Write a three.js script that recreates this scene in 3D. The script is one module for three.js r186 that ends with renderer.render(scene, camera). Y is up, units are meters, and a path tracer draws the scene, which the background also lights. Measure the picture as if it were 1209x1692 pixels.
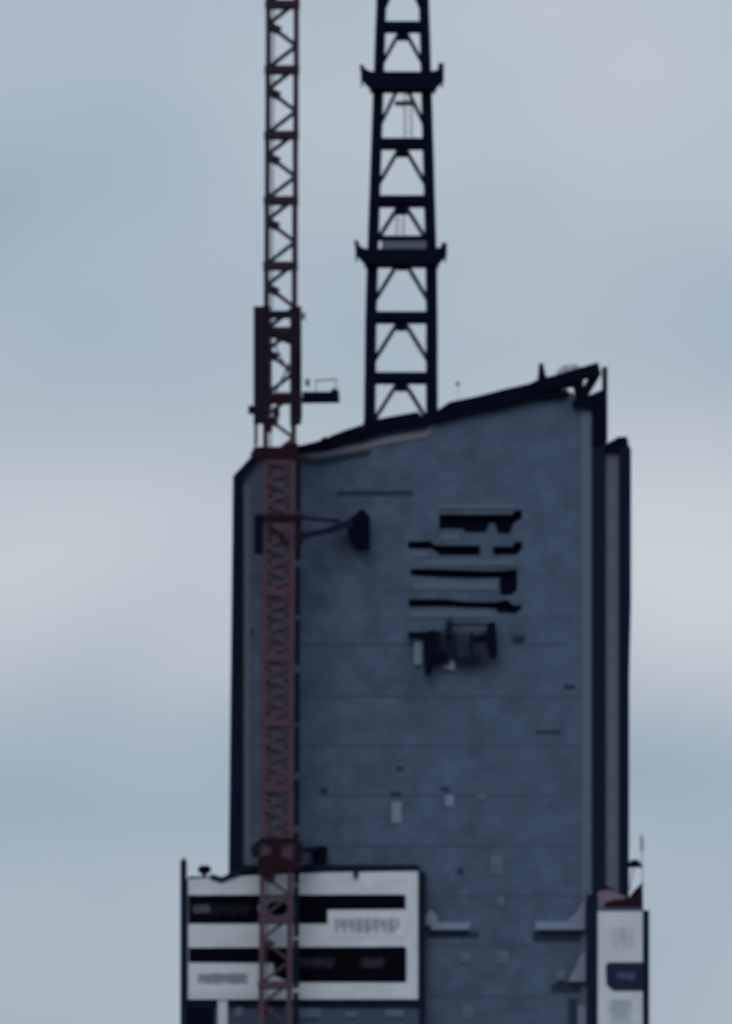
import * as THREE from 'three';
import { mergeGeometries } from 'three/addons/utils/BufferGeometryUtils.js';
import { ImprovedNoise } from 'three/addons/math/ImprovedNoise.js';

// ---------- camera, sky, sun, exposure ----------
const W = 731, H = 1024;
const K = 27, D = 1200, HZ = 2744;           // photograph pixels per metre at the front of the core; distance; eye-level line
const EYE = 1.7;
const scene = new THREE.Scene();
const camera = new THREE.PerspectiveCamera(2 * Math.atan(1692 / K / 2 / D) * 180 / Math.PI, W / H, 1, 20000);
camera.position.set(0, EYE, D);
camera.lookAt(0, EYE, 0);
camera.setViewOffset(W, H, 0, -(HZ - 846) / 1692 * H, W, H);   // lens shifted up: the tower top, upright
camera.focus = 500;
camera.userData.fStop = 2.9;

const SUN = new THREE.Vector3(-0.12, 0.62, 0.77).normalize();
const sun = new THREE.DirectionalLight(0xfff4e6, 0.6);
sun.position.copy(SUN).multiplyScalar(300).add(new THREE.Vector3(0, 60, 0));
sun.target.position.set(0, 60, 0);
sun.castShadow = true;
sun.shadow.radius = 60;
sun.shadow.mapSize.set(2048, 2048);
Object.assign(sun.shadow.camera, { left: -70, right: 70, top: 80, bottom: -80, near: 1, far: 700 });
scene.add(sun, sun.target);

const perlin = new ImprovedNoise();
function fbm(x, y, z, oct) {
  let s = 0, a = 0.5, f = 1;
  for (let i = 0; i < oct; i++) { s += a * perlin.noise(x * f + 7.3 * i, y * f + 3.1 * i, z * f + 1.7 * i); a *= 0.5; f *= 2.05; }
  return s;
}
{
  const w = 4096, h = 2048, data = new Float32Array(w * h * 4);
  const darkC = [0.325, 0.415, 0.505], brightC = [0.57, 0.615, 0.67];
  for (let j = 0; j < h; j++) {
    const el = ((j + 0.5) / h - 0.5) * Math.PI, deg = el * 180 / Math.PI;
    for (let i = 0; i < w; i++) {
      const p = (j * w + i) * 4;
      const az = ((i + 0.5) / w - 0.5) * 2 * Math.PI;
      const x = Math.cos(el) * Math.cos(az), y = Math.sin(el), z = Math.cos(el) * Math.sin(az);
      let r, g, b;
      if (deg < -0.5) { r = 0.2; g = 0.24; b = 0.27; }
      else {
        // layered overcast: long streaks low down, softer billows above
        const v = Math.tan(Math.min(el, 1.2)) * 100;              // 0 at the horizon, 3 to 8.5 over the frame
        const wob = 0.45 * fbm(x * 34, v * 0.25, z * 34, 3);
        const along = 0.85 + 0.7 * fbm(x * 38 + 3, 0, z * 38, 2);
        const lay = v + wob;
        let t = 0.35 + 0.62 * fbm(x * 30, v * 0.5, z * 30, 4) + 0.12 * fbm(x * 120 + 5, v * 2.5, z * 120, 3);
        t += 0.58 * along * Math.exp(-(((lay - 5.45) / 0.58) ** 2));
        t -= 0.30 * along * Math.exp(-(((lay - 4.45) / 0.34) ** 2));
        t -= 0.25 * along * Math.exp(-(((lay - 6.9) / 0.7) ** 2));
        t += 0.10 * Math.exp(-(((lay - 8.4) / 0.6) ** 2));
        t = Math.min(1.15, Math.max(0, t));
        const cie = (1 + 1.5 * Math.max(0, y)) / (1 + 1.5 * 0.06);
        const s = Math.max(0, x * SUN.x + y * SUN.y + z * SUN.z);
        const k = cie * (1 + 0.3 * s ** 6);
        r = k * (darkC[0] + (brightC[0] - darkC[0]) * t);
        g = k * (darkC[1] + (brightC[1] - darkC[1]) * t);
        b = k * (darkC[2] + (brightC[2] - darkC[2]) * t);
      }
      data[p] = r; data[p + 1] = g; data[p + 2] = b; data[p + 3] = 1;
    }
  }
  const sky = new THREE.DataTexture(data, w, h, THREE.RGBAFormat, THREE.FloatType);
  sky.mapping = THREE.EquirectangularReflectionMapping;
  sky.magFilter = THREE.LinearFilter; sky.minFilter = THREE.LinearFilter;
  sky.needsUpdate = true;
  scene.background = sky; scene.environment = sky;
}
const renderer = new THREE.WebGLRenderer({ antialias: true });
renderer.setSize(W, H);
renderer.toneMapping = THREE.LinearToneMapping;
renderer.toneMappingExposure = 1.0;
renderer.shadowMap.enabled = true;

// ---------- helpers ----------
let seed = 12345;
const rnd = () => { seed = (seed * 1664525 + 1013904223) >>> 0; return seed / 4294967296; };
const X = (px, z = 0) => (px - 604.5) / K * (D - z) / D;
const Y = (py, z = 0) => EYE + (HZ - py) / K * (D - z) / D;
const at = (px, py, z) => new THREE.Vector3(X(px, z), Y(py, z), z);
const L = (n, z = 0) => n / K * (D - z) / D;

const used = {};
function numbered(n) { const k = used[n] = (used[n] ?? -1) + 1; return k ? `${n}_${String(k).padStart(3, '0')}` : n; }
function tag(o, label, category, group, kind) {
  if (label) o.userData.label = label;
  if (category) o.userData.category = category;
  if (group) o.userData.group = group;
  if (kind) o.userData.kind = kind;
  return o;
}
function base(name, pos, label, category, group) {
  const g = new THREE.Group(); g.name = numbered(name); g.position.copy(pos); scene.add(g);
  return tag(g, label, category, group);
}
function origin(o) { const v = new THREE.Vector3(); for (let q = o; q && q !== scene; q = q.parent) v.add(q.position); return v; }
// geometry given in world metres, put under a parent (unrotated) as one named mesh
function put(name, geos, mat, parent) {
  const list = (Array.isArray(geos) ? geos : [geos]).map((g) => { const n = g.index ? g.toNonIndexed() : g; return n; });
  const g = list.length > 1 ? mergeGeometries(list) : list[0];
  if (parent && parent !== scene) { const v = origin(parent); g.translate(-v.x, -v.y, -v.z); }
  const m = new THREE.Mesh(g, mat); m.name = (parent && parent !== scene) ? name : numbered(name);
  m.castShadow = m.receiveShadow = true;
  (parent || scene).add(m);
  return m;
}
function sub(name, parent, pos) { const g = new THREE.Group(); g.name = name; const v = origin(parent); g.position.copy(pos).sub(v); parent.add(g); return g; }
// box by photograph rectangle, front face at z
function rect(x0, y0, x1, y1, z, depth) {
  const a = at(x0, y0, z), b = at(x1, y1, z);
  const g = new THREE.BoxGeometry(b.x - a.x, a.y - b.y, depth);
  g.translate((a.x + b.x) / 2, (a.y + b.y) / 2, z - depth / 2);
  return g;
}
function beam(p, q, w, d = w) {
  const v = q.clone().sub(p), len = v.length();
  const g = new THREE.BoxGeometry(w, len, d);
  const y = v.clone().normalize();
  let z = new THREE.Vector3(0, 0, 1); if (Math.abs(y.dot(z)) > 0.9) z = new THREE.Vector3(0, 1, 0);
  const x = new THREE.Vector3().crossVectors(y, z).normalize(); z = new THREE.Vector3().crossVectors(x, y).normalize();
  const m = new THREE.Matrix4().makeBasis(x, y, z).setPosition(p.clone().add(q).multiplyScalar(0.5));
  g.applyMatrix4(m);
  return g;
}
function tube(p, q, r, n = 8) {
  const v = q.clone().sub(p);
  const g = new THREE.CylinderGeometry(r, r, v.length(), n);
  g.applyQuaternion(new THREE.Quaternion().setFromUnitVectors(new THREE.Vector3(0, 1, 0), v.clone().normalize()));
  const c = p.clone().add(q).multiplyScalar(0.5); g.translate(c.x, c.y, c.z);
  return g;
}
function poly(pts, z, depth, holes = [], bevel = 0) {
  const s = new THREE.Shape(pts.map(([x, y]) => new THREE.Vector2(X(x, z), Y(y, z))));
  for (const h of holes) s.holes.push(new THREE.Path(h.map(([x, y]) => new THREE.Vector2(X(x, z), Y(y, z)))));
  const g = new THREE.ExtrudeGeometry(s, { depth, bevelEnabled: bevel > 0, bevelSize: bevel, bevelThickness: bevel, bevelSegments: 1 });
  g.translate(0, 0, z - depth);
  return g;
}

// ---------- materials ----------
function noiseTex(size, lo, hi, fx, fy, stain, seedz) {
  const d = new Uint8Array(size * size * 4);
  for (let j = 0; j < size; j++) for (let i = 0; i < size; i++) {
    const u = i / size, v = j / size;
    // blend two offsets so that the tile closes on itself
    const f = (a, b) => fbm(a * fx, b * fy, seedz, 5);
    const wu = u, wv = v;
    let n = f(u, v) * (1 - wu) * (1 - wv) + f(u - 1, v) * wu * (1 - wv) + f(u, v - 1) * (1 - wu) * wv + f(u - 1, v - 1) * wu * wv;
    let s = 0.5 + n * 1.7;
    s += stain * (fbm(u * 40, 0, seedz + 9, 3)) * 0.5 + 0.10 * (rnd() - 0.5);
    s = Math.min(1, Math.max(0, s));
    const p = (j * size + i) * 4;
    for (let c = 0; c < 3; c++) d[p + c] = Math.round(240 * (lo + (hi - lo) * s));
    d[p + 3] = 255;
  }
  const t = new THREE.DataTexture(d, size, size); t.wrapS = t.wrapT = THREE.RepeatWrapping;
  t.magFilter = THREE.LinearFilter; t.minFilter = THREE.LinearMipmapLinearFilter; t.generateMipmaps = true; t.needsUpdate = true;
  return t;
}
const wallTex = noiseTex(512, 0.66, 1.06, 18, 18, 0.35, 2.5); wallTex.repeat.set(1 / 23, 1 / 23);
const whiteTex = noiseTex(256, 0.82, 1.0, 5, 9, 0.6, 6.5); whiteTex.repeat.set(1 / 6, 1 / 6);
const steelTex = noiseTex(256, 0.6, 1.0, 9, 9, 0.3, 11.5);
const mat = (r, g, b, o = {}) => new THREE.MeshPhysicalMaterial({ color: new THREE.Color().setRGB(r, g, b), roughness: 0.85, metalness: 0, specularIntensity: 0.15, ...o });
const M = {
  wall: mat(0.079, 0.113, 0.172, { map: wallTex, roughness: 0.7 }),
  wing: mat(0.064, 0.093, 0.146, { map: wallTex, roughness: 0.7 }),
  pale: mat(0.135, 0.165, 0.215, { map: wallTex }),
  reveal: mat(0.105, 0.112, 0.15),
  flash: mat(0.15, 0.15, 0.185),
  halo_tone: mat(0.092, 0.123, 0.172),
  pour: mat(0.074, 0.106, 0.163, { map: wallTex }),
  bracket: mat(0.165, 0.205, 0.275),
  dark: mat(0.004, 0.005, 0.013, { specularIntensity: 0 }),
  navy: mat(0.008, 0.013, 0.030, { specularIntensity: 0.05 }),
  fin: mat(0.006, 0.010, 0.026, { specularIntensity: 0.05 }),
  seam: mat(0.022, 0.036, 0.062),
  mast: mat(0.005, 0.007, 0.020, { specularIntensity: 0.05, map: steelTex }),
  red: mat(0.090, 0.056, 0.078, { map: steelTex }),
  plum: mat(0.042, 0.026, 0.044, { map: steelTex }),  // crane red darkened to paint its silhouette against the sky
  maroon: mat(0.022, 0.005, 0.012, { roughness: 0.65, map: steelTex }),
  cage: mat(0.013, 0.008, 0.018, { roughness: 0.65, map: steelTex }),
  white: mat(0.58, 0.615, 0.67, { map: whiteTex, roughness: 0.75 }),
  black: mat(0.003, 0.003, 0.008, { specularIntensity: 0 }),
  chip: mat(0.012, 0.02, 0.045, { roughness: 0.7 }),
  lilac: mat(0.40, 0.42, 0.50, { roughness: 0.8 }),
};

// ---------- ground ----------
{
  const g = new THREE.CircleGeometry(9000, 64); g.rotateX(-Math.PI / 2);
  const gt = noiseTex(256, 0.6, 1, 6, 6, 0, 15.5); gt.repeat.set(300, 300);
  const m = put('ground', g, mat(0.16, 0.165, 0.16, { map: gt, roughness: 0.95 }));
  tag(m, null, null, null, 'structure');
}

// ---------- the tower ----------
const tower = base('unfinished_tower', new THREE.Vector3(0, 0, -8),
  'dark blue grey tower core with slanted roof edge rising behind the printed banners', 'building');
const GY = HZ + EYE * K;                        // the ground line, in the same drawing units

// front wall with real slots
const wallOutline = [[393, GY], [393, 792], [430, 748], [492, 742], [520, 736], [600, 712], [722, 690], [800, 674], [872, 656], [905, 646], [926, 642], [948, 650], [952, 664], [978, 668], [986, 690], [986, GY]];
const slots = [
  [[725, 850], [846, 850], [850, 843], [862, 843], [862, 856], [848, 866], [842, 882], [822, 882], [818, 866], [809, 864], [802, 880], [768, 880], [764, 874], [725, 874]],
  [[674, 894], [714, 894], [714, 899], [728, 901], [793, 901], [793, 918], [728, 918], [712, 907], [674, 907]],
  [[814, 903], [846, 903], [850, 895], [862, 895], [862, 907], [854, 917], [814, 917]],
  [[678, 940], [725, 940], [800, 943], [832, 943], [854, 940], [854, 976], [844, 984], [826, 984], [824, 955], [796, 956], [730, 955], [678, 951]],
  [[675, 990], [735, 990], [770, 994], [820, 995], [836, 990], [850, 1001], [862, 998], [860, 1008], [850, 1014], [824, 1013], [818, 1006], [735, 1003], [675, 1003]],
];
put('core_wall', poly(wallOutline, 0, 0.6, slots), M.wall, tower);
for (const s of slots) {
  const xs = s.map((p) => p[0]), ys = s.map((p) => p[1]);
  put('slot_shade', rect(Math.min(...xs) - 8, Math.min(...ys) - 5, Math.max(...xs) + 8, Math.max(...ys) + 5, -0.5, 0.05), M.dark, tower);  // black sheet standing in for the shade inside each slot
}
// body behind, and the sloping roof over it
put('core_body', poly([[394, GY], [394, 820], [432, 775], [520, 762], [720, 716], [872, 682], [984, 690], [984, GY]], -0.603, 17), M.wall, tower);
// dark edge fin at the left, with its chamfer
put('edge_fin', poly([[384, GY], [377.5, 1450], [385, 788], [392, 778], [401, 782], [401, GY]], 0.35, 1.2), M.fin, tower);
put('edge_fin', poly([[385, 787], [424, 744], [432, 752], [401, 790]], 0.352, 1.0), M.fin, tower);
put('halo_strip', rect(402, 800, 413, GY, 0.06, 0.2), M.pale, tower);  // pale halo along both wall edges, painted as lighter strips
put('halo_strip', rect(960, 680, 976, GY, 0.06, 0.2), M.pale, tower);
put('joint_fin', rect(978, 735, 1000, GY, 0.20, 0.8), M.navy, tower);
put('side_strip', rect(1000.5, 748, 1022, GY, 0.05, 1.5), M.reveal, tower);
put('edge_fin', poly([[1022.3, GY], [1022.3, 740], [1034, 728], [1042, 742], [1042, 1000], [1039, 1120], [1037, GY]], 0.35, 14), M.fin, tower);
put('side_cap', poly([[1000.5, 748], [1000.5, 733], [1014, 726], [1020, 722], [1034, 721], [1038, 730], [1022, 740], [1022, 748]], 0.38, 14), M.dark, tower);

// roof edge: stepped dark parapet panels along the slope
const parapet = [
  [[478, 752], [478, 738], [500, 735], [528, 728], [534, 722], [545, 722], [545, 742], [520, 745]],
  [[545.05, 742], [545.05, 720], [572, 710], [600, 701], [600, 727], [575, 732]],
  [[600.05, 727], [600.05, 697], [640, 689], [690, 680], [697, 688], [697, 706], [660, 710], [636, 715]],
  [[697.05, 706], [697.05, 684], [722, 678], [742, 664], [786, 655], [786, 684], [730, 697]],
  [[786.05, 684], [786.05, 655], [836, 642], [872, 634], [872, 664], [830, 676]],
  [[872.05, 664], [872.05, 634], [886, 629], [904, 628], [904, 660]],
];
for (const p of parapet) put('parapet_panel', poly(p, 0.40, 0.7), M.dark, tower);
// pale flashing under the parapet and the dark drip line below it
put('flashing', poly([[492, 752], [530, 747], [600, 733], [640, 722], [704, 712], [708, 700], [722, 698], [706, 722], [640, 733], [600, 743], [560, 751], [520, 757]], 0.10, 0.3), M.flash, tower);
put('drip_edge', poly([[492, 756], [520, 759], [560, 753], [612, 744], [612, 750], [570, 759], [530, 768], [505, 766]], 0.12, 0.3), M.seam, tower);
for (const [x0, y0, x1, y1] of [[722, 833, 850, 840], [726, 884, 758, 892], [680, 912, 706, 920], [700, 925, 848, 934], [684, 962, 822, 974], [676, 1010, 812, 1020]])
  put('halo_tone', rect(x0, y0, x1, y1, 0.06, 0.2), M.halo_tone, tower);  // pale halo between the slot rows, put in as lighter strips
for (let y = 1064; y < 1690; y += 83) {
  const a = 414 + (rnd() < 0.5 ? 0 : rnd() * 180), b = 959 - (rnd() < 0.5 ? 0 : rnd() * 220), j = rnd() * 4 - 2;
  put('pour_joint', rect(a, y + j, b, y + j + 2.5 + rnd() * 2, 0.012, 0.05), M.pour, tower);
}
put('panel_joint', rect(556, 811, 682, 819, 0.02, 0.1), M.seam, tower);
// open steel frame at the high corner
const fr = sub('corner_frame', tower, at(950, 670, 0));
put('beam', beam(at(884, 640, 0.3), at(990, 609, 0.3), L(21), 0.5), M.dark, fr);
put('beam', beam(at(945, 667, 0.3), at(985, 668, 0.3), L(11), 0.4), M.dark, fr);
put('beam', beam(at(903, 655, 0.2), at(938, 649, 0.2), L(13), 0.4), M.dark, fr);
put('infill_panel', poly([[904, 634], [948, 620], [966, 614], [962, 640], [950, 656], [946, 640], [926, 643], [922, 656], [904, 662]], 0.12, 0.3), M.dark, fr);
put('post', rect(950, 622, 963, 668, 0.22, 0.4), M.dark, fr);
put('post', rect(994, 606, 1003, 672, 0.25, 0.4), M.dark, fr);
put('brace', beam(at(958, 662, 0.15), at(984, 618, 0.15), L(15), 0.3), M.dark, fr);
put('brace', beam(at(966, 664, 0.16), at(999, 650, 0.16), L(15), 0.3), M.dark, fr);
put('corner_post', poly([[978, 735], [978, 668], [992, 655], [1003, 655], [1003, 728], [999.5, 735]], 0.30, 0.6), M.dark, tower);
put('roof_post', poly([[887, 632], [890, 600], [897, 600], [901, 620], [910, 632]], 0.30, 0.3), M.dark, tower);

// ledges and gussets on the lower core
const ledge = (x0, y0, x1, y1) => put('ledge', rect(x0, y0, x1, y1, 0.5, 0.7), M.bracket, tower);
ledge(712, 1524, 776, 1536); ledge(884, 1523, 966, 1536);
put('gusset', poly([[698, 1520], [710, 1502], [722, 1514], [722, 1523.5], [706, 1530]], 0.52, 0.5), M.bracket, tower);
put('gusset', poly([[935, 1522.5], [950, 1510], [962, 1490], [966, 1490], [966, 1522.5]], 0.45, 0.4), M.bracket, tower);
put('gusset', poly([[938, 1621], [950, 1600], [958, 1578], [967, 1572], [967, 1622]], 0.45, 0.4), M.bracket, tower);
put('gusset', rect(917, 1604, 934, 1620, 0.4, 0.4), M.pale, tower);
put('upright', rect(954, 1662, 968, 1800, 0.45, 0.4), M.bracket, tower);
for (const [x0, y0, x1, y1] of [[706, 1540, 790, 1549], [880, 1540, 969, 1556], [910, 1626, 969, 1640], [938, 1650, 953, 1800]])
  put('ledge_shade', rect(x0, y0, x1, y1, 0.03, 0.1), M.seam, tower);  // shade around the ledges, put in as flat dark strips
// little pale plates on the wall
for (const [x, y, w, h, m] of [[655, 1342, 16, 34, 1], [742, 1323, 14, 18, 1], [820, 1430, 20, 34, 0], [826, 1490, 12, 18, 0], [768, 1582, 18, 16, 0], [830, 1582, 20, 22, 0], [772, 1674, 18, 18, 0], [797, 1318, 14, 12, 0]])
  put('cast_in_plate', rect(x - w / 2, y - h / 2, x + w / 2, y + h / 2, 0.05, 0.1), m ? M.bracket : M.pale, tower);
for (const [x, y, w, h] of [[535, 1307, 12, 10], [653, 1312, 18, 9], [735, 1304, 14, 8], [905, 1210, 40, 6], [760, 1440, 10, 10], [660, 1270, 12, 8], [940, 1135, 20, 8], [415, 1044, 10, 10]])
  put('socket', rect(x - w / 2, y - h / 2, x + w / 2, y + h / 2, 0.02, 0.05), M.seam, tower);

// wings that carry the banners
put('wing_wall', rect(302, 1452, 692, GY, 1.2, 16), M.wing, tower);
put('wing_edge', rect(692.3, 1440, 703, GY, 1.25, 6), M.navy, tower);
put('wing_coping', rect(395, 1429, 692, 1440, 1.30, 3), M.navy, tower);
put('wing_soffit', rect(302, 1653, 700, 1664, 1.32, 0.3), M.navy, tower);
put('wing_opening', rect(303, 1664.3, 354, 1790, 1.30, 0.2), M.dark, tower);
put('wing_pier', rect(360, 1652, 376, GY, 1.42, 0.4), M.white, tower);
put('wing_wall', rect(986, 1500, 1062, GY, 1.2, 16), M.wing, tower);
put('wing_edge', rect(969, 1478, 985, GY, 1.25, 6), M.navy, tower);
put('wing_edge', rect(1062.3, 1504, 1072, GY, 1.30, 16), M.navy, tower);
put('wing_edge', poly([[298, GY], [298, 1424], [304, 1416], [309, 1424], [310, GY]], 1.62, 0.4), M.navy, tower);
for (const [x, y, w, h] of [[395, 1672, 14, 16], [440, 1668, 22, 10], [478, 1668, 14, 12], [512, 1674, 36, 16], [580, 1676, 20, 8], [652, 1674, 30, 12]])
  put('bolt_plate', rect(x - w / 2, y - h / 2, x + w / 2, y + h / 2, 1.30, 0.1), M.halo_tone, tower);

// ---------- banners ----------
function lettering(w, h, bg, fg, rows, density) {
  // soft, unreadable strokes of letter size, like the worn print in the photograph
  const c = document.createElement('canvas'); c.width = w; c.height = h;
  const x = c.getContext('2d');
  x.fillStyle = bg; x.fillRect(0, 0, w, h);
  x.strokeStyle = fg; x.lineCap = 'round';
  for (const [x0, x1, y0, y1, lw] of rows) {
    const hgt = y1 - y0, step = hgt * 0.62;
    for (let q = x0; q + step * 0.7 < x1; q += step * 1.12) {
      const k = Math.floor(rnd() * 5), e = q + step * 0.72, m = (y0 + y1) / 2;
      if (rnd() > density) continue;
      for (const [fat, alpha] of [[2.6, 0.16], [1.8, 0.2], [1, 0.3]]) {   // worn, soft-edged strokes
      x.globalAlpha = alpha; x.lineWidth = lw * fat;
      x.beginPath();
      x.moveTo(q, y0); x.lineTo(q, y1);
      if (k === 0) { x.moveTo(e, y0); x.lineTo(e, y1); x.moveTo(q, m); x.lineTo(e, m); }
      else if (k === 1) { x.lineTo(e, y1); x.lineTo(e, y0); x.lineTo(q, y0); }
      else if (k === 2) { x.moveTo(q, m); x.lineTo(e, m - hgt * 0.15); x.lineTo(e, y1); }
      else if (k === 3) { x.moveTo(q, y0); x.lineTo(e, y0 + hgt * 0.2); x.lineTo(e, m); x.lineTo(q, m); }
      else { x.moveTo(q, y1); x.lineTo(e, m); x.lineTo(e, y0); }
      x.stroke();
      }
    }
    x.globalAlpha = 1;
  }
  const t = new THREE.CanvasTexture(c); t.colorSpace = THREE.SRGBColorSpace; t.magFilter = THREE.LinearFilter;
  return new THREE.MeshPhysicalMaterial({ map: t, roughness: 0.85, specularIntensity: 0.1 });
}
function printed(name, x0, y0, x1, y1, z, m, parent) {
  const a = at(x0, y0, z), b = at(x1, y1, z);
  const g = new THREE.PlaneGeometry(b.x - a.x, a.y - b.y);
  g.translate((a.x + b.x) / 2, (a.y + b.y) / 2, z);
  return put(name, g, m, parent);
}
const WBG = '#bfc4cc';
{
  const b = base('printed_banner', at(500, 1652, 1.5), 'wide white banner with staggered black text bands behind the red crane mast', 'banner');
  put('sheet', poly([[311, 1651], [311, 1453], [420, 1447], [540, 1442], [690, 1440], [690, 1651]], 1.52, 0.18, [], 0.01), M.white, b);
  put('black_band', poly([[311.5, 1526], [311.5, 1479], [668, 1478], [670, 1481], [670, 1502], [541, 1503], [541, 1526]], 1.56, 0.02), M.black, b);
  put('black_band', poly([[312, 1590], [312, 1566], [668, 1564], [671, 1567], [671, 1622], [666, 1623], [480, 1623], [454, 1612], [452, 1591]], 1.56, 0.02), M.black, b);
  printed('lettering', 541, 1505, 669, 1548, 1.56, lettering(256, 86, WBG, '#626973', [[30, 250, 30, 68, 7]], 1), b);
  printed('lettering', 314, 1594, 426, 1642, 1.56, lettering(256, 110, WBG, '#4c525b', [[36, 214, 40, 66, 8]], 1), b);
  printed('lettering', 316, 1488, 420, 1518, 1.58, lettering(256, 74, '#06060c', '#262a36', [[92, 250, 22, 54, 7]], 1), b);
  printed('lettering', 486, 1572, 660, 1606, 1.58, lettering(384, 76, '#06060c', '#3f3f52', [[14, 150, 28, 56, 7], [232, 330, 30, 54, 7]], 0.9), b);
  put('printed_patch', poly([[319, 1509], [319, 1496], [346, 1494], [349, 1508]], 1.60, 0.015), mat(0.06, 0.06, 0.085), b);
  // pale ring painted in for the bright halo around the mast
  const ring = new THREE.RingGeometry(L(19), L(33), 32); ring.scale(1, 0.62, 1); const c = at(459, 1501, 1.585); ring.translate(c.x, c.y, c.z);
  put('halo_ring', ring, mat(0.20, 0.185, 0.23), b);
}
{
  const b = base('printed_banner', at(1025, 1692, 1.5), 'narrow white banner with one dark rounded label on the right wing', 'banner');
  put('sheet', rect(987, 1506, 1061, 1790, 1.5, 0.18), M.white, b);
  put('dark_label', poly([[1012, 1637], [1001, 1626], [1000, 1596], [1004, 1590], [1062, 1590], [1062, 1637]], 1.54, 0.03), M.chip, b);
  printed('lettering', 1016, 1604, 1054, 1622, 1.56, lettering(128, 60, '#10182a', '#566080', [[12, 118, 14, 44, 12]], 1), b);
  printed('lettering', 1008, 1532, 1050, 1566, 1.52, lettering(128, 100, WBG, '#8f979c', [[22, 112, 14, 84, 20]], 1), b);
  printed('lettering', 1004, 1650, 1050, 1690, 1.52, lettering(128, 112, WBG, '#868f93', [[14, 120, 14, 48, 14], [20, 108, 60, 100, 14]], 1), b);
}

// ---------- red crane mast ----------
const ZM = 4;                                   // mast centre, in front of the tower
const MW = L(46, ZM), SH = L(108, ZM), hw = MW / 2;
const mastX = (py) => 467 - 0.0072 * py;
const crane = base('red_tower_crane', new THREE.Vector3(X(mastX(1692), ZM), 0, ZM),
  'slender red lattice crane mast tied to the front of the dark tower', 'tower crane');
function mastSection(paint, n, cross, lace) {
  const s = new THREE.Group(); s.name = 'mast_section';
  const add = (n, g, m) => { const list = Array.isArray(g) ? g : [g]; const o = new THREE.Mesh(list.length > 1 ? mergeGeometries(list) : list[0], m); o.name = n; o.castShadow = o.receiveShadow = true; s.add(o); };
  const V = (x, y, z) => new THREE.Vector3(x, y, z);
  const C = [[-hw, -hw], [hw, -hw], [hw, hw], [-hw, hw]];
  for (const [x, z] of C) add('chord', beam(V(x, 0, z), V(x, SH, z), 0.34), paint);
  for (let k = 0; k < 4; k++) {
    const [x0, z0] = C[k], [x1, z1] = C[(k + 1) % 4];
    add('cross_beam', beam(V(x0, SH - 0.14, z0), V(x1, SH - 0.14, z1), 0.44), paint);
    const zig = [];
    for (let i = 0; i < n; i++) {
      const a = i % 2 === (k === 2 ? 1 : 0) ? 0 : 1, y0 = SH * (i / n), y1 = SH * ((i + 1) / n);
      const p = a ? V(x1, y0, z1) : V(x0, y0, z0), q = a ? V(x0, y1, z0) : V(x1, y1, z1);
      zig.push(beam(p, q, lace));
      if (cross) zig.push(beam(new THREE.Vector3(p.x, q.y, p.z), new THREE.Vector3(q.x, p.y, q.z), 0.16));
    }
    add('lacing', zig, paint);
  }
  // ladder with rest platform inside the left of the mast
  const lad = [beam(V(-hw * 0.62, 0, -0.1), V(-hw * 0.62, SH, -0.1), 0.08), beam(V(-hw * 0.62, 0, 0.34), V(-hw * 0.62, SH, 0.34), 0.08)];
  for (let y = 0.2; y < SH; y += 0.33) lad.push(beam(V(-hw * 0.62, y, -0.1), V(-hw * 0.62, y, 0.34), 0.05));
  add('ladder', lad, paint);
  add('rest_platform', beam(V(-hw * 0.8, SH * 0.62, 0), V(-hw * 0.15, SH * 0.56, 0), 0.5, 0.6), paint);
  return s;
}
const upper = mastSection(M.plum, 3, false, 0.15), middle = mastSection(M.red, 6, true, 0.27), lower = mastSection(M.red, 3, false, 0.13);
const taken = new Set();
for (let k = 0; ; k++) {
  const pyB = 112 + 108 * (k - 1);              // the py of the section's foot
  const y = Y(pyB, ZM); if (y < 0.1) break;
  if (pyB > 1920) continue;
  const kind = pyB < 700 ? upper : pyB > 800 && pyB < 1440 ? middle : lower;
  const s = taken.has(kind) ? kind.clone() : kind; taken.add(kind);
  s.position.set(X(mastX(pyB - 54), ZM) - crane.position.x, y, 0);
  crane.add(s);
}
{ // foot of the mast, below the frame
  const top = Y(112 + 108 * 16, ZM), x0 = X(mastX(1692), ZM), g = [];
  for (const [a, c] of [[-1, -1], [1, -1], [1, 1], [-1, 1]]) g.push(beam(new THREE.Vector3(x0 + a * hw, 0, ZM + c * hw), new THREE.Vector3(x0 + a * hw, top + 0.2, ZM + c * hw), 0.27));
  put('mast_foot', g, M.red, crane);
}
{ // dark hoist rail down the right side of the mast, in lengths
  for (let p = 760; p < 1690; p += 88) put('hoist_rail', rect(487 - 0.004 * p + 4, p, 497 - 0.004 * p + 3, p + 74 + rnd() * 12, ZM + hw * 0.6, 0.3), M.navy, crane);
}
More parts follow.
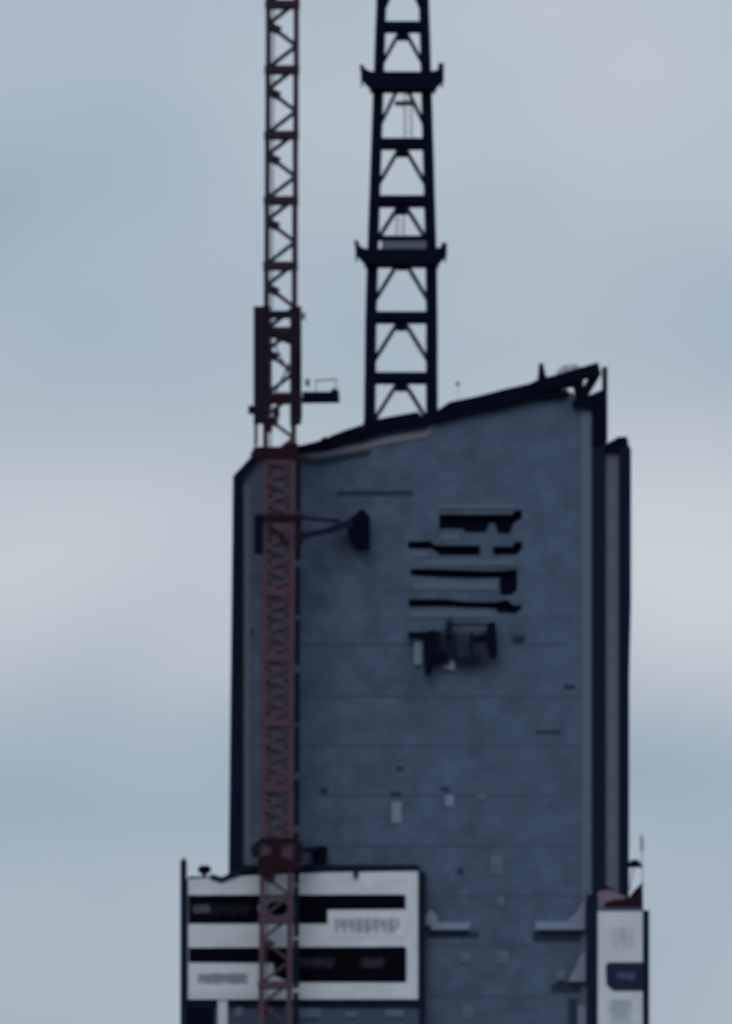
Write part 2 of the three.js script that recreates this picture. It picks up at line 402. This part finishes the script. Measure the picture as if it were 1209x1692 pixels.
{ // climbing cage
  const zf = ZM + hw + 0.45, cg = sub('climbing_cage', crane, at(460, 690, ZM));
  put('post', poly([[419, 700], [419, 520], [428, 512], [437, 503], [447, 506], [447, 672], [440, 700]], zf, 0.5), M.cage, cg);
  put('post', poly([[479, 702], [479, 509], [492, 505], [498, 514], [494, 540], [498, 560], [490, 580], [490, 652], [499, 655], [499, 690], [494, 702]], zf, 0.5), M.cage, cg);
  put('post', rect(419, 506, 440, 700, ZM - hw - 0.05, 0.4), M.cage, cg);
  put('post', rect(484, 506, 498, 700, ZM - hw - 0.05, 0.4), M.cage, cg);
  put('cage_beam', rect(447.2, 513, 478.8, 526, zf - 0.02, 0.4), M.cage, cg);
  put('cage_beam', beam(at(446, 550, zf - 0.2), at(484, 564, zf - 0.2), L(13), 0.36), M.cage, cg);
  put('cage_beam', rect(447.2, 652, 478.8, 668, zf - 0.02, 0.4), M.maroon, cg);
  put('side_beam', rect(419.3, 513, 447, 526, ZM + hw - 0.1, 2.2), M.cage, cg);
  put('side_beam', rect(484, 655, 497, 668, ZM + hw - 0.1, 2.2), M.cage, cg);
  put('brace', beam(at(452, 565, zf - 0.2), at(478, 620, zf - 0.2), 0.10), M.red, cg);
  put('brace', beam(at(478, 600, zf - 0.2), at(456, 648, zf - 0.2), 0.10), M.red, cg);
  put('lug', rect(410, 670, 419, 684, zf - 0.1, 0.3), M.cage, cg);
  put('lug', rect(499, 516, 504, 528, zf - 0.1, 0.3), M.cage, cg);
  put('jack', rect(438, 690, 450, 714, zf - 0.15, 0.4), M.maroon, cg);
  put('jack', rect(451, 672, 462, 690, zf - 0.25, 0.4), M.cage, cg);
  put('hanger', rect(420, 700, 426, 736, zf - 0.1, 0.2), M.red, cg);
  const pl = sub('side_platform', crane, at(530, 660, ZM));
  put('deck', poly([[499.2, 663], [499.2, 647], [545, 647], [551, 641], [560, 645], [561, 662]], zf - 0.05, 2.2), M.dark, pl);
  put('guard_rail', [beam(at(522, 629, zf - 0.1), at(556, 627, zf - 0.1), 0.09), beam(at(522, 627, zf - 0.1), at(522, 648, zf - 0.1), 0.06), beam(at(555, 627, zf - 0.1), at(555, 642, zf - 0.1), 0.06)], mat(0.10, 0.11, 0.13), pl);
  put('winch', rect(504, 626, 512, 638, zf - 0.3, 0.3), mat(0.16, 0.15, 0.17), pl);
}
{ // tie collars
  const zf = ZM + hw + 0.35;
  const c0 = sub('tie_collar', crane, at(460, 745, ZM));
  put('collar_beam', poly([[414, 748], [424, 738], [466, 739], [472, 732], [492, 732], [492, 756], [424, 757], [414, 753]], zf, 0.4), M.maroon, c0);
  put('collar_beam', rect(418, 738, 492, 755, ZM - hw - 0.05, 0.4), M.maroon, c0);
  put('collar_beam', rect(418, 738, 430, 755, zf - 0.42, MW + 0.5), M.maroon, c0);
  put('collar_beam', rect(480, 738, 491.5, 755, zf - 0.42, MW + 0.5), M.maroon, c0);

  const c1 = sub('tie_collar', crane, at(480, 880, ZM));
  put('collar_beam', rect(420, 850, 434, 915, zf, 0.4), M.dark, c1);
  put('collar_beam', rect(434.2, 850, 502, 860, zf - 0.02, 0.4), M.maroon, c1);
  put('brace', beam(at(442, 866, zf - 0.2), at(476, 898, zf - 0.2), L(6), 0.2), M.maroon, c1);
  put('collar_beam', poly([[488, 905], [486, 884], [492, 876], [501, 877], [503, 886], [497, 906]], zf - 0.01, 0.4), M.cage, c1);
  put('collar_beam', rect(420, 852, 432, 866, zf - 0.42, MW + 0.6), M.dark, c1);
  put('collar_beam', rect(490, 880, 500, 894, zf - 0.42, MW + 0.6), M.cage, c1);
  put('tie_strut', beam(at(500, 856, zf - 0.3), at(560, 861, 0.6), L(5), 0.15), M.cage, c1);
  put('tie_strut', [beam(at(500, 886, zf - 0.4), at(545, 876, 2.2), L(9), 0.3), beam(at(545, 876, 2.2), at(580, 864, 0.7), L(12), 0.35)], M.navy, c1);
  put('wall_anchor', poly([[574, 870], [577, 856], [586, 850], [594, 842], [602, 842], [606, 849], [611, 851], [611, 906], [594, 908], [580, 897], [576, 885]], 0.9, 0.9), M.dark, c1);

  const c2 = sub('tie_collar', crane, at(470, 1412, ZM));
  put('collar_beam', poly([[412, 1404], [422, 1391], [432, 1386], [430, 1398], [428, 1412], [421, 1414]], zf, 0.4), M.cage, c2);
  put('collar_beam', rect(432, 1384, 494, 1391, zf - 0.02, 0.4), M.cage, c2);
  put('collar_beam', rect(448, 1391.2, 465, 1412, zf - 0.03, 0.4), M.maroon, c2);
  put('collar_beam', poly([[424, 1420], [440, 1412], [460, 1412], [476, 1420], [492, 1424], [500, 1438], [466, 1438], [458, 1446], [432, 1446]], zf - 0.01, 0.4), M.maroon, c2);
  put('collar_beam', rect(486, 1391.3, 500, 1424, zf - 0.04, 0.4), M.cage, c2);
  put('collar_beam', rect(416, 1400, 428, 1414, zf - 0.42, MW + 0.6), M.cage, c2);
  put('tie_strut', beam(at(496, 1406, zf - 0.3), at(522, 1403, 1.0), L(12), 0.3), M.navy, c2);
  put('wall_anchor', poly([[513, 1405], [520, 1399], [536, 1397], [541, 1402], [539, 1430], [532, 1436], [520, 1436], [517, 1418]], 1.2, 1.2), M.dark, c2);
}

// ---------- dark lattice mast on the roof ----------
const ZT = -5;
const dark = base('dark_lattice_mast', at(661, 700, ZT),
  'broad black lattice mast with two tray platforms standing behind the roof edge', 'lattice mast');
{
  const left = (py) => 630 - 0.034 * Math.min(py, 500) - 0.012 * Math.max(0, py - 500);
  const right = (py) => 700 + 0.028 * Math.min(py, 460) + 0.001 * Math.max(0, py - 460);
  const rungs = [-52, 45, 131, 238, 333, 425, 525, 625, 725];
  for (let i = 0; i + 1 < rungs.length; i++) {
    const t = rungs[i], b = rungs[i + 1];
    const s = sub('mast_section', dark, at((left(b) + right(b)) / 2, b, ZT));
    const corner = (lx, fz, py) => { const half = L((right(py) - left(py)) / 2, ZT); const z = ZT + fz * half; const x = X(lx < 0 ? left(py) : right(py), ZT); return new THREE.Vector3(x, Y(py, ZT), z); };
    const cs = [[-1, -1], [1, -1], [1, 1], [-1, 1]];
    const legW = 0.62 + 0.014 * i;
    for (const [a, c] of cs) put('chord', beam(corner(a, c, b), corner(a, c, t), legW), M.mast, s);
    cs.forEach(([a, c], k) => {
      const [a2, c2] = cs[(k + 1) % 4];
      put('cross_beam', beam(corner(a, c, b), corner(a2, c2, b), 0.5), M.mast, s);
      const top = corner(a, c, t).add(corner(a2, c2, t)).multiplyScalar(0.5);
      const front = k === 2;
      const w = front ? 0.16 : 0.10;
      if (k % 2 === 0) {
        put('brace', beam(top, corner(a, c, b).lerp(corner(a, c, t), 0.18), w), M.mast, s);
        put('brace', beam(top, corner(a2, c2, b).lerp(corner(a2, c2, t), 0.18), w), M.mast, s);
        if (front) put('gusset_plate', beam(top, top.clone().add(new THREE.Vector3(0, -0.95, 0)), 0.62, 0.1), M.mast, s);
      } else put('brace', beam(corner(a, c, b), corner(a2, c2, t), 0.09), M.mast, s);
    });
  }
  // ladder up the middle of the back face
  for (const [pyT, pyB, x] of [[150, 235, 668], [340, 392, 655]]) {
    const g = [beam(at(x, pyB, ZT - 1), at(x, pyT, ZT - 1), 0.06), beam(at(x + 12, pyB, ZT - 1), at(x + 12, pyT, ZT - 1), 0.06)];
    for (let y = pyT + 6; y < pyB; y += 9) g.push(beam(at(x, y, ZT - 1), at(x + 12, y, ZT - 1), 0.04));
    put('ladder', g, M.mast, dark);
  }
  put('lamp_bracket', beam(at(652, 171, ZT + 1.6), at(682, 171, ZT + 1.6), 0.3), mat(0.06, 0.07, 0.09), dark);
  // tray platforms
  const tray = (x0, x1, y0, y1, hornL, hornR, rail) => {
    const p = sub('tray_platform', dark, at((x0 + x1) / 2, y1, ZT));
    const hz = L((x1 - x0) / 2, ZT), zf = ZT + hz;
    const prof = [[x0, hornL], [x0 + 6, hornL + 1], [x0 + 10, y0 - 4], [x0 + 20, y0], [x1 - 22, y0], [x1 - 10, y0 - 3], [x1 - 9, hornR], [x1, hornR], [x1, y1 - 14], [x1 - 12, y1], [x0 + 16, y1], [x0 + 3, y1 - 14]];
    put('guard_panel', poly(prof, zf, 0.12), M.mast, p);
    put('guard_panel', poly(prof, ZT - hz + 0.12, 0.12), M.mast, p);
    put('guard_panel', rect(x0 + 2, y0, x0 + 5, y1 - 13, zf - 0.13, 2 * hz - 0.26), M.mast, p);
    put('guard_panel', rect(x1 - 4, y0, x1 - 1, y1 - 13, zf - 0.13, 2 * hz - 0.26), M.mast, p);
    const deckHalf = 2 * hz - 0.3;
    put('deck', [rect(x0 + 17, y1 - 6, x1 - 13, y1 - 3, zf - 0.15, deckHalf)], M.mast, p);
    if (rail) put('hand_rail', [rect(622, 389, 712, 398, zf - 0.14, 0.12)], M.mast, p);
    if (rail) put('rail_panel', rect(630, 398.3, 704, 412, zf - 0.16, 0.04), mat(0.10, 0.115, 0.17), p);
  };
  tray(594, 733, 118, 147, 106, 104, false);
  tray(585, 738, 411, 436, 396, 401, true);
}

// ---------- smaller things ----------
{ // hanging cradle under the slots
  const c = base('hanging_cradle', at(765, 1112, 0.4), 'dark ragged work cradle hanging on the core wall below the slots', 'work cradle');
  const z = 0.8;
  put('arm', rect(674, 1044, 702, 1053, z - 0.2, 0.5), M.dark, c);
  put('arm', rect(846, 1049, 866, 1057, 0.3, 0.3), M.seam, c);
  put('post', poly([[701, 1044], [718, 1040], [722, 1060], [716, 1100], [712, 1116], [702, 1117], [700, 1080]], z, 0.25), M.dark, c);
  put('post', poly([[804, 1030], [818, 1026], [820, 1050], [822, 1080], [817, 1090], [808, 1086], [803, 1056]], z, 0.25), M.dark, c);
  put('post', rect(736, 1026, 748, 1050, z, 0.25), M.navy, c);
  const net = mat(0.008, 0.012, 0.022, { specularIntensity: 0.05 }), net2 = mat(0.022, 0.027, 0.042, { specularIntensity: 0.05 });
  for (let i = 0, x = 719; x < 804; i++) {      // torn strips of debris netting, each a little apart
    const w = 6 + rnd() * 9, x1 = Math.min(804, x + w), t0 = 1040 + rnd() * 10, t1 = 1040 + rnd() * 10, b0 = 1080 + rnd() * 24, b1 = 1078 + rnd() * 26;
    put('netting', poly([[x, t0], [x1, t1], [x1 - 1, 1062], [x1 + rnd() * 3, b1], [(x + x1) / 2, b0 - 8 * rnd()], [x + 1, b0]], z - 0.3 + 0.02 * i, 0.05), rnd() < 0.6 ? net : net2, c);
    x = x1 + 0.4 + rnd() * 3;
  }
  put('deck', poly([[718, 1080], [732, 1074], [738, 1084], [724, 1096], [716, 1100]], z - 0.05, 0.6), M.dark, c);
  put('deck', poly([[750, 1086], [790, 1080], [792, 1092], [758, 1099]], z - 0.05, 0.6), M.navy, c);
  put('rail', rect(780, 1050, 803, 1059, z - 0.05, 0.1), M.dark, c);
  put('rail', rect(748, 1030, 803, 1034, z - 0.05, 0.1), M.navy, c);
  put('sling', rect(742, 1016, 744, 1030, z - 0.1, 0.05), M.dark, c);
  put('pale_sheet', rect(684, 1058, 697, 1098, 0.2, 0.1), M.bracket, c);
  put('pale_sheet', poly([[730, 1104], [740, 1088], [750, 1092], [752, 1108]], 0.3, 0.1), M.bracket, c);
}
{ // hatch above the left wing banner
  const c = base('site_floodlight', at(338, 1452, 1), 'small black floodlight on the wing edge at the left end of the wide banner', 'floodlight');
  const lamp = new THREE.CapsuleGeometry(L(7), L(8), 4, 10); const p = at(338, 1437, 1); lamp.rotateZ(Math.PI / 2); lamp.translate(p.x, p.y, p.z);
  put('lamp_head', lamp, M.dark, c);
  put('bracket', [rect(334, 1441, 341, 1453, 1.05, 0.15), rect(311, 1448, 352, 1455, 1.1, 0.2)], M.navy, c);
}
{
  const c = base('cable_bundle', at(366, 1454, 1.6), 'low dark bundle slumped over the top edge of the wide banner', 'cable');
  const pts = [[348, 1450], [356, 1452], [366, 1455], [378, 1450], [390, 1446], [400, 1440]].map(([x, y]) => at(x, y, 1.6));
  for (let i = 0; i < 2; i++) put('cable', new THREE.TubeGeometry(new THREE.CatmullRomCurve3(pts.map((v) => v.clone().add(new THREE.Vector3(0, i * 0.14, -i * 0.1)))), 24, 0.11, 6), M.navy, c);
}
{
  const c = base('hook_block', at(588, 1446, 1.6), 'tiny dark hook on the top edge of the wide banner right of the mast', 'hook');
  put('plate', poly([[582, 1438], [594, 1438], [590, 1448], [586, 1448]], 1.65, 0.1), M.navy, c);
  put('ring', (() => { const g = new THREE.TorusGeometry(0.12, 0.04, 6, 14); const p = at(588, 1448, 1.65); g.translate(p.x, p.y, p.z); return g; })(), M.navy, c);
}
{ // winch and post on the right wing
  const c = base('roof_winch', at(1030, 1504, 0), 'dark maroon winch housing on top of the narrow right wing', 'winch');
  put('housing', poly([[998, 1505], [998, 1492], [1012, 1487], [1038, 1484], [1044, 1474], [1056, 1462], [1061, 1458], [1062, 1504]], 1.1, 2.0), M.maroon, c);
  put('hood', poly([[987, 1504], [987, 1474], [1004, 1470], [1034, 1482], [1032, 1487], [1004, 1489], [998, 1504]], 1.0, 1.8), mat(0.16, 0.12, 0.155), c);
  put('lid', poly([[985, 1473], [998, 1462], [1012, 1468], [1010, 1472]], 0.95, 1.5), M.navy, c);
}
{
  const c = base('warning_lamp', at(1048, 1470, 0), 'small black domed lamp on a stalk beside the right edge of the tower', 'lamp');
  const dome = new THREE.SphereGeometry(L(11), 16, 8, 0, Math.PI * 2, 0, Math.PI / 2); const p = at(1048, 1431, 0.2); dome.translate(p.x, p.y, p.z);
  put('dome', [dome.toNonIndexed(), rect(1037, 1428, 1060, 1433, 0.45, 0.5).toNonIndexed()], M.dark, c);
  put('stalk', beam(at(1040, 1470, 0.2), at(1046, 1432, 0.2), 0.09), mat(0.25, 0.25, 0.3), c);
}
{
  const c = base('thin_aerial', at(1060, 1470, 0), 'thin grey aerial standing on the outer end of the right wing', 'aerial');
  put('rod', tube(at(1061, 1466, 0), at(1059, 1378, 0), 0.035), mat(0.3, 0.32, 0.36), c);
  put('sleeve', tube(at(1060, 1406, 0), at(1059.3, 1382, 0), 0.11), mat(0.3, 0.32, 0.36), c);
}
{
  const c = base('covered_load', at(938, 625, -0.6), 'pale grey covered bundle lying on the high corner of the roof edge', 'bundle');
  put('cover', poly([[918, 626], [922, 611], [932, 604], [950, 602], [958, 607], [958, 622]], -0.1, 1.4, [], 0.05), M.lilac, c);
  put('strap', [rect(933, 605, 935, 622, -0.04, 0.05), rect(948, 604, 950, 620, -0.04, 0.05)], M.reveal, c);
}
{
  const c = base('rooftop_lamp', at(755, 660, -1), 'small grey lamp on a thin rod above the roof edge right of the lattice mast', 'lamp');
  put('rod', tube(at(756, 664, -0.5), at(756, 636, -0.5), 0.02, 6), mat(0.3, 0.32, 0.36), c);
  const g = new THREE.SphereGeometry(0.14, 12, 8); const p = at(756, 634, -0.5); g.translate(p.x, p.y, p.z);
  put('globe', g, mat(0.2, 0.22, 0.26), c);
}

renderer.render(scene, camera);
